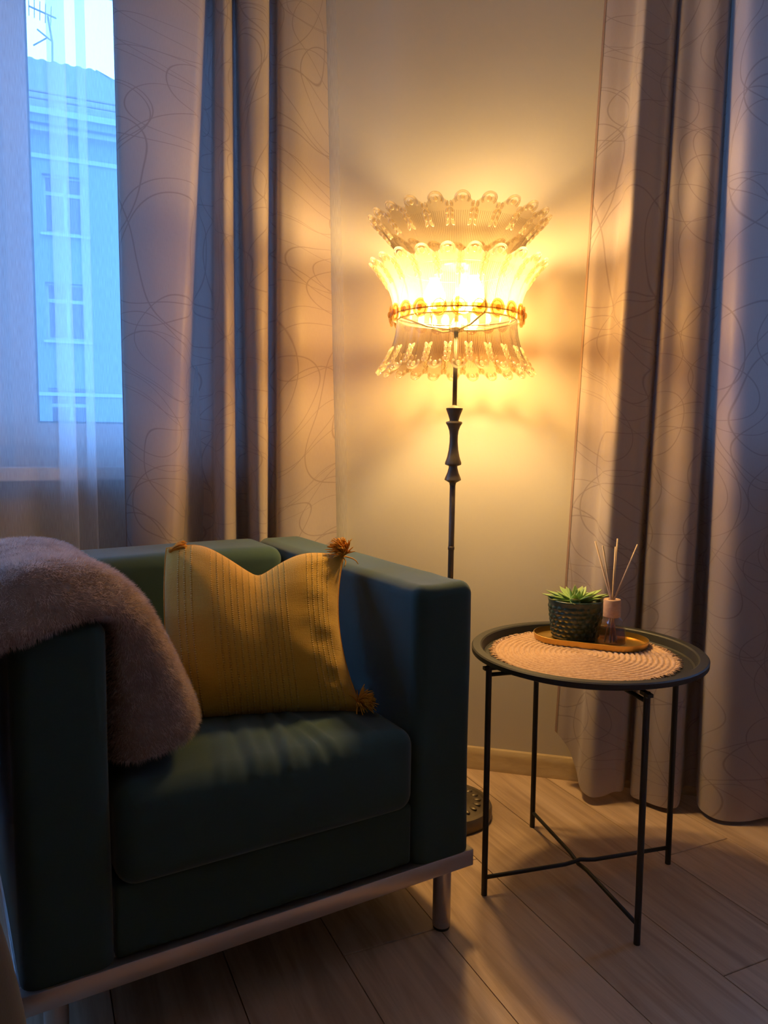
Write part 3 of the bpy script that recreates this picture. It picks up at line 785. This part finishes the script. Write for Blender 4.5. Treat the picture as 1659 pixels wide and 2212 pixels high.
sp = [(.0075, 1052), (.0090, 1046), (.0215, 1040), (.0205, 1036), (.0145, 1024), (.0112, 1013), (.0112, 1010), (.0208, 1007), (.0212, 1003), (.016, 990), (.0125, 975), (.0106, 958), (.0106, 945), (.0122, 934), (.0165, 924), (.0212, 918), (.0205, 915), (.0118, 913), (.0118, 911), (.0150, 902), (.0210, 889), (.0215, 886), (.0100, 882), (.0065, 880)]
MB().lathe([(r, zs(y)) for r, y in sp], 28).build('spindle', M['lamp_metal'], lamp, angle=30)
MB().tube([(0, 0, zs(884)), (0, 0, 1.28)], .0058, 16).build('upper_pole', M['lamp_metal'], lamp, True)
NPL = 22
def plate_mesh(name, r0, z0, r1, z1, wb, wt, curl=1.9, ribs=11, mirror=1):
    """one pressed glass petal in the xz plane, x outward; flares from (r0,z0) to (r1,z1)"""
    nu, nv = ribs*4, 26; mb = MB(); mb.mi = []
    def prof(s):
        return r0+(r1-r0)*(s**curl), z0+(z1-z0)*(s-.06*math.sin(PI*s)*0)
    def frame_(s):
        r, z = prof(s); r2, z2 = prof(min(1, s+.01)); r1_, z1_ = prof(max(0, s-.01)); t = np.array([r2-r1_, 0, z2-z1_]); t /= np.linalg.norm(t)
        nrm_ = np.array([-t[2], 0, t[0]])*(-mirror); return np.array([r, 0, z]), t, nrm_
    SE = .95
    def halfw(s):
        w = (wb+(wt-wb)*min(s, .85)**1.6)/2*1.02
        return w if s < .80 else w*(1-.62*((s-.80)/.15)**1.8)
    G = []
    for side in (1, -1):
        g = []
        for j in range(nv+1):
            s = SE*j/nv; c, t, nn = frame_(s); w = halfw(s); row = []
            for i in range(nu+1):
                a = 2*i/nu-1
                rib = .0012*abs(math.sin(PI*ribs*(i/nu)))*(1 if s < .72 else max(0, 1-(s-.72)/.15))
                row.append(c+np.array([0, a*w, 0])+nn*(side*.0013+(rib if side > 0 else 0)-.004*a*a))
            g.append(row)
        G.append(g)
    for s_, g in enumerate(G):
        b = len(mb.v)
        for row in g: mb.v += [tuple(p) for p in row]
        for j in range(nv):
            for i in range(nu):
                q = (b+j*(nu+1)+i, b+j*(nu+1)+i+1, b+(j+1)*(nu+1)+i+1, b+(j+1)*(nu+1)+i); mb.f.append(q if s_ == 0 else q[::-1])
                mb.mi.append(2 if (s_ == 0 and i % 4 == 0 and j < nv*.80) else 0)
    mb.nbase = len(mb.f)
    # head: two sprays of leaf lobes and an open ring with a small drop in it
    yv = np.array([0, 1., 0])
    for sg in (-1, 1):
        for k in range(4):
            s = .60+.085*k; c, t, nn = frame_(s)
            ctr = c+yv*sg*((wb+(wt-wb)*s**1.6)/2*(.80+.02*k))+nn*.002
            ang = math.radians(30-14*(k % 2))
            dirv = t*math.cos(ang)+yv*sg*math.sin(ang); sdv = np.cross(dirv, nn)
            mb.ell(ctr, (.0090, .0044, .0036), 8, 6, np.stack([dirv, sdv, nn], 1))
    c, t, nn = frame_(.93); rr = wt*.25
    ring = [c+yv*math.cos(a)*rr+t*(math.sin(a)*rr)+nn*.001 for a in np.linspace(-.7, PI+.7, 18)]
    mb.tube(ring, .0032, 6)
    mb.ell(c+nn*.001, (rr*.42, rr*.5, .0045), 10, 6, np.stack([yv, t, nn], 1))
    return mb
def tier(nm, hoop_r, hoop_z, args, phase):
    hp = [(hoop_r*math.cos(a), hoop_r*math.sin(a), hoop_z) for a in np.linspace(0, 2*PI, 65)]
    h = MB().tube(hp, .0016, 8, caps=False).build(nm, M['brass'], lamp, True)
    src = None
    for k in range(NPL):
        a = 2*PI*(k+phase)/NPL
        if src is None: 
            pmb = plate_mesh('glass_petal', **args); src = o = pmb.build('glass_petal', M['lamp_glass_mid' if nm == 'middle_tier' else 'lamp_glass'], h, angle=60)
            o.data.materials.append(M['lamp_glass_relief_glint']); o.data.materials.append(M['lamp_glass_groove_shade'])
            o.data.polygons.foreach_set('material_index', [pmb.mi[i] if i < pmb.nbase else 1 for i in range(len(o.data.polygons))])
        else: o = src.copy(); COL.objects.link(o); o.parent = h
        o.rotation_euler = (0, 0, a)
    return h
t1 = tier('upper_tier', .135, 1.420, dict(r0=.137, z0=1.418, r1=.223, z1=1.545, wb=.037, wt=.062, curl=1.7), .3)
t2 = tier('middle_tier', .155, 1.310, dict(r0=.157, z0=1.308, r1=.219, z1=1.436, wb=.044, wt=.062, curl=2.2), .8)
t3 = tier('lower_tier', .148, 1.298, dict(r0=.150, z0=1.300, r1=.199, z1=1.166, wb=.042, wt=.056, curl=2.3, mirror=-1), .3)
band = MB().lathe([(.1585, 1.2980), (.1605, 1.2980), (.1605, 1.3180), (.1585, 1.3180), (.1585, 1.2980)], 66, cap=False).build('bead_band', M['lamp_glass_mid'], lamp, angle=30)
src = None
for k in range(NPL):
    a = 2*PI*(k+.3)/NPL
    if src is None:
        mb = MB(); rot = np.array([[0, 0, 1], [1, 0, 0], [0, 1., 0]])
        mb.ell((.166, 0, 1.3080), (.0165, .0185, .0045), 20, 8, rot)
        ringp = [(.167, .0175*math.cos(t), 1.3080+.0195*math.sin(t)) for t in np.linspace(0, 2*PI, 25)]
        mb.tube(ringp, .0032, 6, caps=False); mb.ell((.171, 0, 1.3080), (.007, .008, .004), 12, 6, rot)
        src = o = mb.build('glass_disc', M['amber_glass'], band, True)
    else: o = src.copy(); COL.objects.link(o); o.parent = band
    o.rotation_euler = (0, 0, a)
spd = MB()
for k in range(4):
    a = PI/2*k+.35; spd.tube([(0, 0, 1.2750), (.08*math.cos(a), .08*math.sin(a), 1.2800), (.150*math.cos(a), .150*math.sin(a), 1.2980)], .0025, 8)
    spd.tube([(.150*math.cos(a), .150*math.sin(a), 1.2980), (.156*math.cos(a), .156*math.sin(a), 1.3100), (.135*math.cos(a), .135*math.sin(a), 1.4280)], .0022, 8)
spd.build('shade_carrier', M['brass'], lamp, True)
MB().lathe([(.008, 1.2700), (.018, 1.2720), (.02, 1.2800), (.012, 1.2900), (.006, 1.2950)], 20).build('hub', M['brass'], lamp, angle=40)
MB().tube([(0, 0, 1.28), (0, 0, 1.436)], .005, 12).build('centre_rod', M['brass'], lamp, True)
MB().lathe([(.005, 1.428), (.046, 1.428), (.049, 1.431), (.049, 1.436), (.046, 1.438), (.012, 1.442), (.005, 1.450)], 40).build('uplight_baffle', M['brass'], lamp, angle=40)  # disc added to hold back the bulbs' upward light
for k in range(3):          # bulbs hang cap-up from the added baffle disc
    a = 2*PI*k/3+1.2; ca, sa = math.cos(a), math.sin(a); rB = .058
    MB().lathe([(.012, 1.398), (.0145, 1.400), (.0145, 1.428), (.012, 1.429)], 16, (rB*ca, rB*sa, 0)).build('socket', M['ext_white'], lamp, angle=40)
    MB().lathe([(r, 2*1.376-z+.002) for r, z in ((.004, 1.353), (.011, 1.356), (.013, 1.362), (.019, 1.374), (.0255, 1.388), (.0275, 1.400), (.0255, 1.413), (.018, 1.423), (.008, 1.4275), (.001, 1.428))], 20, (rB*ca, rB*sa, 0)).build('bulb', M['bulb'], lamp, True)

# ================================================================== SIDE TABLE
TC = np.array([.454, 1.678]); TZ = .520
tb = empty('side_table', (TC[0], TC[1], 0)); tag(tb, 'round black metal tray side table with crossed legs beside the armchair', 'side table')
MB().lathe([(.001, TZ-.004), (.222, TZ-.004), (.229, TZ-.001), (.2335, TZ+.014), (.236, TZ+.017), (.2505, TZ+.017), (.2525, TZ+.015), (.2525, TZ+.008), (.254, TZ+.008), (.2545, TZ+.018), (.2515, TZ+.0205), (.235, TZ+.0205), (.2315, TZ+.018), (.226, TZ+.002), (.222, TZ), (.001, TZ)], 96).build('tray_top', M['black'], tb, angle=18)
LG = [(.228, 1.611), (.512, 1.448), (.682, 1.743), (.392, 1.912)]
for x, y in LG:
    dx, dy = x-TC[0], y-TC[1]; l = math.hypot(dx, dy)
    lg = MB().tube([(dx, dy, 0), (dx, dy, TZ-.003)], .0066, 14).build('leg', M['black'], tb, angle=50)
    MB().box((-.016, -.006, TZ-.011), (.012, .006, TZ-.004), lambda a, b, z: (dx+(dx*a-dy*b)/l, dy+(dy*a+dx*b)/l, z)).build('bracket', M['black'], lg)
for (i, j), dz, k in (((0, 2), .0, .006), ((1, 3), .0, -.006)):
    a = np.array(LG[i])-TC; b = np.array(LG[j])-TC
    for zz, nm in ((.040, 'lower_crossbar'), (TZ-.022, 'upper_crossbar')):
        pts = []
        for t in (0, .2, .42, .46, .5, .54, .58, .8, 1):
            p = a+(b-a)*t; e = k*max(0, 1-abs(t-.5)/.07) if abs(t-.5) < .07 else 0
            pts.append((p[0], p[1], zz+e))
        MB().tube(pts, .0046, 10).build(nm, M['black'], tb, True)

# ------------------------------------------------------------------ placemat
pm = empty('placemat', (.450, 1.690, TZ)); tag(pm, 'round woven tan placemat with fringed edge on the side table', 'placemat')
nr, na = 17, 160; mb = MB(); pr = .197
for i in range(nr*5+1):
    t = i/5.0; r = max(.0005, pr*t/nr); ph = t % 1
    for k in range(na):
        a = 2*PI*k/na; z = .0002+.0052*abs(math.sin(PI*t))**.6+.0004*math.sin(a*na*.5+t*7)*0+.0005*math.sin(40*a*max(.2, t/nr)+t*12)
        mb.v.append((r*math.cos(a), r*math.sin(a), z))
for i in range(nr*5):
    for k in range(na): mb.f.append((i*na+k, i*na+(k+1) % na, (i+1)*na+(k+1) % na, (i+1)*na+k))
b0 = len(mb.v); mb.v += [(pr*math.cos(2*PI*k/na), pr*math.sin(2*PI*k/na), .0) for k in range(na)]
mb.f += [(nr*5*na+k, nr*5*na+(k+1) % na, b0+(k+1) % na, b0+k) for k in range(na)]
mb.build('woven_disc', M['mat'], pm, True)
fr = MB()
for k in range(420):
    a = 2*PI*k/420+random.uniform(-.008, .008); l = random.uniform(.010, .018); a2 = a+random.uniform(-.05, .05); z = random.uniform(.001, .004)
    fr.tube([(.194*math.cos(a), .194*math.sin(a), .002), ((.194+l*.5)*math.cos((a+a2)/2), (.194+l*.5)*math.sin((a+a2)/2), .002+z), ((.194+l)*math.cos(a2), (.194+l)*math.sin(a2), .001+z*.6)], [.0015, .0014, .0009], 4)
fro = fr.build('fringe', M['mat'], pm, True); fro['kind'] = 'stuff'

# ------------------------------------------------------------------ gold tray
GT = np.array([.4925, 1.793]); ga = math.atan2(-.102, .237); GZ = TZ+.0046
gt = empty('serving_tray', (GT[0], GT[1], GZ), ga); tag(gt, 'small oval gold metal tray under the succulent and diffuser', 'tray')
def stad(hl, hw, n=24):
    pts = []
    for k in range(2*n+2):
        if k <= n: a = -PI/2+PI*k/n; pts.append((hl-hw+hw*math.cos(a), hw*math.sin(a)))
        else: a = PI/2+PI*(k-n-1)/n; pts.append((-(hl-hw)+hw*math.cos(a), hw*math.sin(a)))
    return pts
mb = MB(); loops = [(.126, .068, 0), (.131, .073, .001), (.1335, .0755, .0145), (.1320, .0740, .0150), (.1295, .0715, .0028), (.126, .068, .0018)]
N_ = len(stad(1, .5))
for hl, hw, z in loops: mb.v += [(x, y, z) for x, y in stad(hl, hw)]
for i in range(len(loops)-1): mb.f += [(i*N_+k, i*N_+(k+1) % N_, (i+1)*N_+(k+1) % N_, (i+1)*N_+k) for k in range(N_)]
mb.f += [tuple(reversed(range(N_))), tuple((len(loops)-1)*N_+k for k in range(N_))]
mb.build('tray_dish', M['gold'], gt, angle=50)

# ------------------------------------------------------------------ potted succulent
SZ = GZ+.0022
sc_ = empty('potted_succulent', (.464, 1.823, SZ)); tag(sc_, 'green rosette succulent in a dark green glazed pot on the gold tray', 'potted plant')
def potr(r, z, a):
    if .006 < z < .083 and r > .05:
        row = z/.0118; k = math.floor(row); ph = a*22/ (2*PI)+(.5 if k % 2 else 0)
        fx = ph-math.floor(ph)-.5; fy = row-k-.5
        return r+.0030*max(0, 1-(fx*fx*3.4+fy*fy*3.0))**.8-.0008
    return r
pp = [(.050, 0), (.0535, .002)]+[(.0545+.0105*min(1, (i/44)**.8), .004+i/44*.084) for i in range(45)]+[(.0660, .092), (.0665, .095), (.0650, .0965), (.0625, .095), (.0605, .086), (.058, .080)]
MB().lathe(pp, 154, rfun=potr).build('pot', M['pot'], sc_, True)
so = MB(); so.lathe([(.001, .081), (.03, .083), (.0585, .080)], 40, cap=False); so.build('soil', M['soil'], sc_, True)
def leaf_mesh(L=1., W=.36, T=.11):
    vv, ff, uu = [], [], []; nl, nw = 10, 8
    for i in range(nl+1):
        t = i/nl; w = W*(.42+.58*math.sin(PI*min(1, t*1.05)**.85 if t < .95 else PI*.97))*(1-max(0, (t-.72)/.28)**1.5)+.004
        th = T*(1-t)**.5*(.5+.5*math.sin(PI*min(1, t+.25)))+.006
        for k in range(nw):
            a = 2*PI*k/nw; x = w/2*math.cos(a); z = th*math.sin(a)*(1 if math.sin(a) < 0 else .35)+.25*abs(x)**1.3/.6
            vv.append((x, t*L, z+.10*t*t)); uu.append((k/nw, t))
    for i in range(nl):
        for k in range(nw): ff.append((i*nw+k, i*nw+(k+1) % nw, (i+1)*nw+(k+1) % nw, (i+1)*nw+k))
    ff += [tuple(range(nw)), tuple(nl*nw+k for k in range(nw))]
    return vv, ff, uu
src = None; rs = random.Random(5)
rings = [(5, .030, 78, .085, .004), (6, .040, 62, .086, .006), (7, .052, 26, .087, .006), (8, .070, 14, .089, .006), (7, .073, 5, .089, .006)]
for ri, (nL_, ln, el, z, r0) in enumerate(rings):
    for k in range(nL_):
        a = 2*PI*(k+.5*(ri % 2)+rs.uniform(-.12, .12))/nL_; e = math.radians(el+rs.uniform(-5, 5)); s_ = ln*rs.uniform(.9, 1.08)
        if src is None:
            vv, ff, uu = leaf_mesh(); src = o = mesh_obj('leaf', vv, ff, M['leaf'], sc_, True, uu)
        else: o = src.copy(); COL.objects.link(o); o.parent = sc_
        o.matrix_local = Matrix.Translation((r0*math.cos(a), r0*math.sin(a), z)) @ Matrix.Rotation(a-PI/2, 4, 'Z') @ Matrix.Rotation(e, 4, 'X') @ Matrix.Diagonal((s_, s_, s_, 1))
MB().lathe([(.006, .080), (.007, .088), (.003, .094)], 12).build('stem', M['leaf'], sc_, True)

# ------------------------------------------------------------------ reed diffuser
rd = empty('reed_diffuser', (.527, 1.742, SZ), .5); tag(rd, 'small glass reed diffuser with wooden collar and five reeds on the gold tray', 'reed diffuser')
def sq(r, a, e): 
    c, s = math.cos(a), math.sin(a); return r/((abs(c)**e+abs(s)**e)**(1/e))
def sqlathe(prof, e, n=48, c=(0, 0, 0)):
    return MB().lathe(prof, n, c, rfun=lambda r, z, a: sq(r, a, e))
sqlathe([(.0280, 0), (.0300, .002), (.0305, .006), (.0290, .022), (.0255, .046), (.0225, .060), (.0195, .0665), (.0150, .070), (.0140, .074), (.0128, .074), (.0138, .0695), (.0178, .0655), (.0205, .059), (.0235, .045), (.0270, .022), (.0282, .009), (.0260, .0065)], 4).build('bottle', M['bottle_glass'], rd, angle=50)
sqlathe([(.0255, .0072), (.0272, .0095), (.0262, .022), (.0230, .044), (.0229, .0445), (.001, .0445)], 4).build('oil', M['liquid'], rd, angle=50)
MB().lathe([(.0165, .070), (.0195, .071), (.0198, .074), (.0198, .108), (.0185, .1105), (.0095, .1105), (.0088, .108), (.0088, .100), (.001, .100)], 36).build('wooden_collar', M['cap'], rd, angle=40)
for k, (tx, ty, h) in enumerate(((-.043, .004, .244), (-.030, -.012, .236), (.004, .004, .232), (.010, .010, .250), (.051, -.006, .239))):
    # the tip offset is given across / along the view, turned into the bottle's own axes
    ca, sa = math.cos(-.5), math.sin(-.5); X = tx*ca-ty*sa; Y = tx*sa+ty*ca
    MB().tube([(-X*.28, -Y*.28, .009), (X*.04, Y*.04, .105), (X, Y, h)], .0019, 8).build('reed', M['reed'], rd, True)

# ================================================================== OUTSIDE
structure(mesh_obj('street', [(-60, 4, -8), (40, 4, -8), (40, 90, -8), (-60, 90, -8)], [(0, 1, 2, 3)], M['asphalt'], smooth=False))
PF = onplane(150, 600, np.array([0, 22.]), np.array([1., 0]))[:2]; DF = np.array([.908, .418]); NF = np.array([.418, -.908])
TF = frame(PF, DF, NF)
def fs(x, y): p = onplane(x, y, PF, DF); return (p[:2]-PF)@DF, p[2]
bd = empty('apartment_building', (PF[0], PF[1], -8)); tag(bd, 'pale rendered apartment block with grey metal roof across the street', 'building')
def ext(mb, name, mat, parent=bd, **kw):
    if parent is not None:
        mb.v = [(x-PF[0], y-PF[1], z+8) for x, y, z in mb.v]
    return mb.build(name, mat, parent, **kw)
sR = fs(430, 300)[0]; sLf = -16.
zE = fs(150, 285)[1]
hol = []
r1y = [(380, 507), (612, 736), (830, 960)]
cols = []
z0s = []
for (ya, yb) in r1y: z0s.append((fs(140, yb)[1], fs(140, ya)[1]))
z0s[2] = (z0s[1][0]-(z0s[0][0]-z0s[1][0]), z0s[1][1]-(z0s[0][1]-z0s[1][1]))
z0s.append((2*z0s[2][0]-z0s[1][0], 2*z0s[2][1]-z0s[1][1]))
sw0, sw1 = fs(92, 450)[0], fs(187, 450)[0]
step = 3.4
wl = MB(); ss = [sw0+step*i for i in range(-4, 2)]; wd = sw1-sw0
# facade built round its window openings
xs = sLf
for s in ss:
    wl.box((xs, -.5, -8), (s, 0, zE), TF); zc = -8
    for (a, b) in sorted(z0s):
        wl.box((s, -.5, zc), (s+wd, 0, a), TF); zc = b
    wl.box((s, -.5, zc), (s+wd, 0, zE), TF); xs = s+wd
wl.box((xs, -.5, -8), (sR, 0, zE), TF); wl.box((sLf, -10, -8), (sLf+.4, -.5, zE), TF); wl.box((sR-.4, -10, -8), (sR, -.5, zE), TF)
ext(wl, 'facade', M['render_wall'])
for s in ss:
    for (a, b) in z0s:
        fm = MB(); k = .09; y0, y1 = -.28, -.18; mid = s+wd*.52; tr = a+(b-a)*.70
        for (x0, x1, q0, q1) in ((s, s+k, a, b), (s+wd-k, s+wd, a, b), (s+k, s+wd-k, a, a+k), (s+k, s+wd-k, b-k*.6, b), (mid-k/2, mid+k/2, a+k, b-k*.6), (s+k, s+wd-k, tr-.05, tr+.05)):
            fm.box((x0, y0, q0), (x1, y1, q1), TF)
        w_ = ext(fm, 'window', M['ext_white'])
        for (x0, x1, q0, q1) in ((s+k, mid-k/2, a+k, tr-.05), (mid+k/2, s+wd-k, a+k, tr-.05), (s+k, mid-k/2, tr+.05, b-k*.6), (mid+k/2, s+wd-k, tr+.05, b-k*.6)):
            ext(MB().box((x0, -.25, q0), (x1, -.22, q1), TF), 'pane', M['ext_pane'], bd).parent = w_
        ext(MB().box((s-.08, -.15, a-.08), (s+wd+.08, .12, a-.01), TF), 'ledge', M['ext_white']).parent = w_
zc_ = fs(150, 347)[1]
ext(MB().box((sLf, 0, zc_-.06), (sR+.05, .07, zc_+.06), TF), 'string_course', M['ext_white'])
ext(MB().box((sLf, 0, zc_-6.45), (sR+.05, .05, zc_-6.35), TF), 'string_course', M['ext_white'])
ext(MB().box((sLf, 0, zE-.18), (sR+.35, .30, zE+.0), TF), 'cornice', M['ext_white'])
ext(MB().box((sLf, -.5, zE-.05), (sR+.55, .52, zE+.14), TF), 'eaves', M['render_wall'])
ext(MB().box((sLf, .46, zE+.14), (sR+.6, .62, zE+.30), TF), 'gutter', M['ext_white'])
# roof: corrugated sheet rising from the eaves to a ridge with a hipped end
zR0 = zE+.22; run = 5.2
rp = onplane(207, 153, PF-NF*(run-.55), DF); zR1 = rp[2]; sRid = (rp[:2]-PF)@DF
mb = MB(); sw = .09; nS = int((sR+.55-sLf)/sw)
rowsR = 8
for j in range(rowsR+1):
    f = j/rowsR; o_ = .55-run*f; zz = zR0+(zR1-zR0)*f
    for i in range(nS+1):
        s = sLf+i*sw; smax = sR+.55+(sRid-(sR+.55))*f
        h = .045 if i % 4 in (1, 2) else 0
        st = 0
        mb.v.append(TF(min(s, smax), o_, zz+h+st))
for j in range(rowsR):
    for i in range(nS): mb.f.append((j*(nS+1)+i, j*(nS+1)+i+1, (j+1)*(nS+1)+i+1, (j+1)*(nS+1)+i))
ext(mb, 'roof', M['roof'])
hb = MB(); hb.v = [TF(sR+.55, .55, zR0), TF(sR+.55, .55-2*run, zR0), TF(sRid, .55-run, zR1), TF(sLf, .55-2*run, zR0), TF(sLf, .55-run, zR1)]; hb.f = [(0, 1, 2), (1, 3, 4, 2)]
ext(hb, 'hip_roof_end', M['roof'])
for o_, zz in ((.25, .32), (-.35, .75)):
    f = (.55-o_)/run; ext(MB().tube([TF(sLf, o_+.1, zR0+(zR1-zR0)*f+.2), TF(sR, o_+.1, zR0+(zR1-zR0)*f+.2)], .035, 6), 'snow_rail', M['steel_dark'])
# rooftop aerial
aP = PF-NF*(run-.55); 
def ap(x, y): return onplane(x, y, aP, DF)
a0 = ap(113, 145)
at = empty('television_aerial', tuple(a0)); tag(at, 'thin television aerial mast with branching rods on the roof ridge', 'aerial')
def seg(pts, r, nm): 
    return MB().tube([np.array(p)-a0 for p in pts], r, 6).build(nm, M['steel_dark'], at, True)
seg([a0-np.array([0, 0, .15]), ap(113, 92), ap(103, 35)], .035, 'mast')
seg([ap(62, 13), ap(122, 40)], .03, 'boom'); seg([ap(80, 63), ap(113, 90)], .028, 'boom'); seg([ap(72, 98), ap(101, 82)], .025, 'boom')
for k in range(5):
    f = k/5; x, y = 62+60*f, 13+27*f; d = np.array([NF[0], NF[1], 0])*.35+np.array([0, 0, .12]); p = ap(x, y); seg([p-d, p+d], .014, 'element')
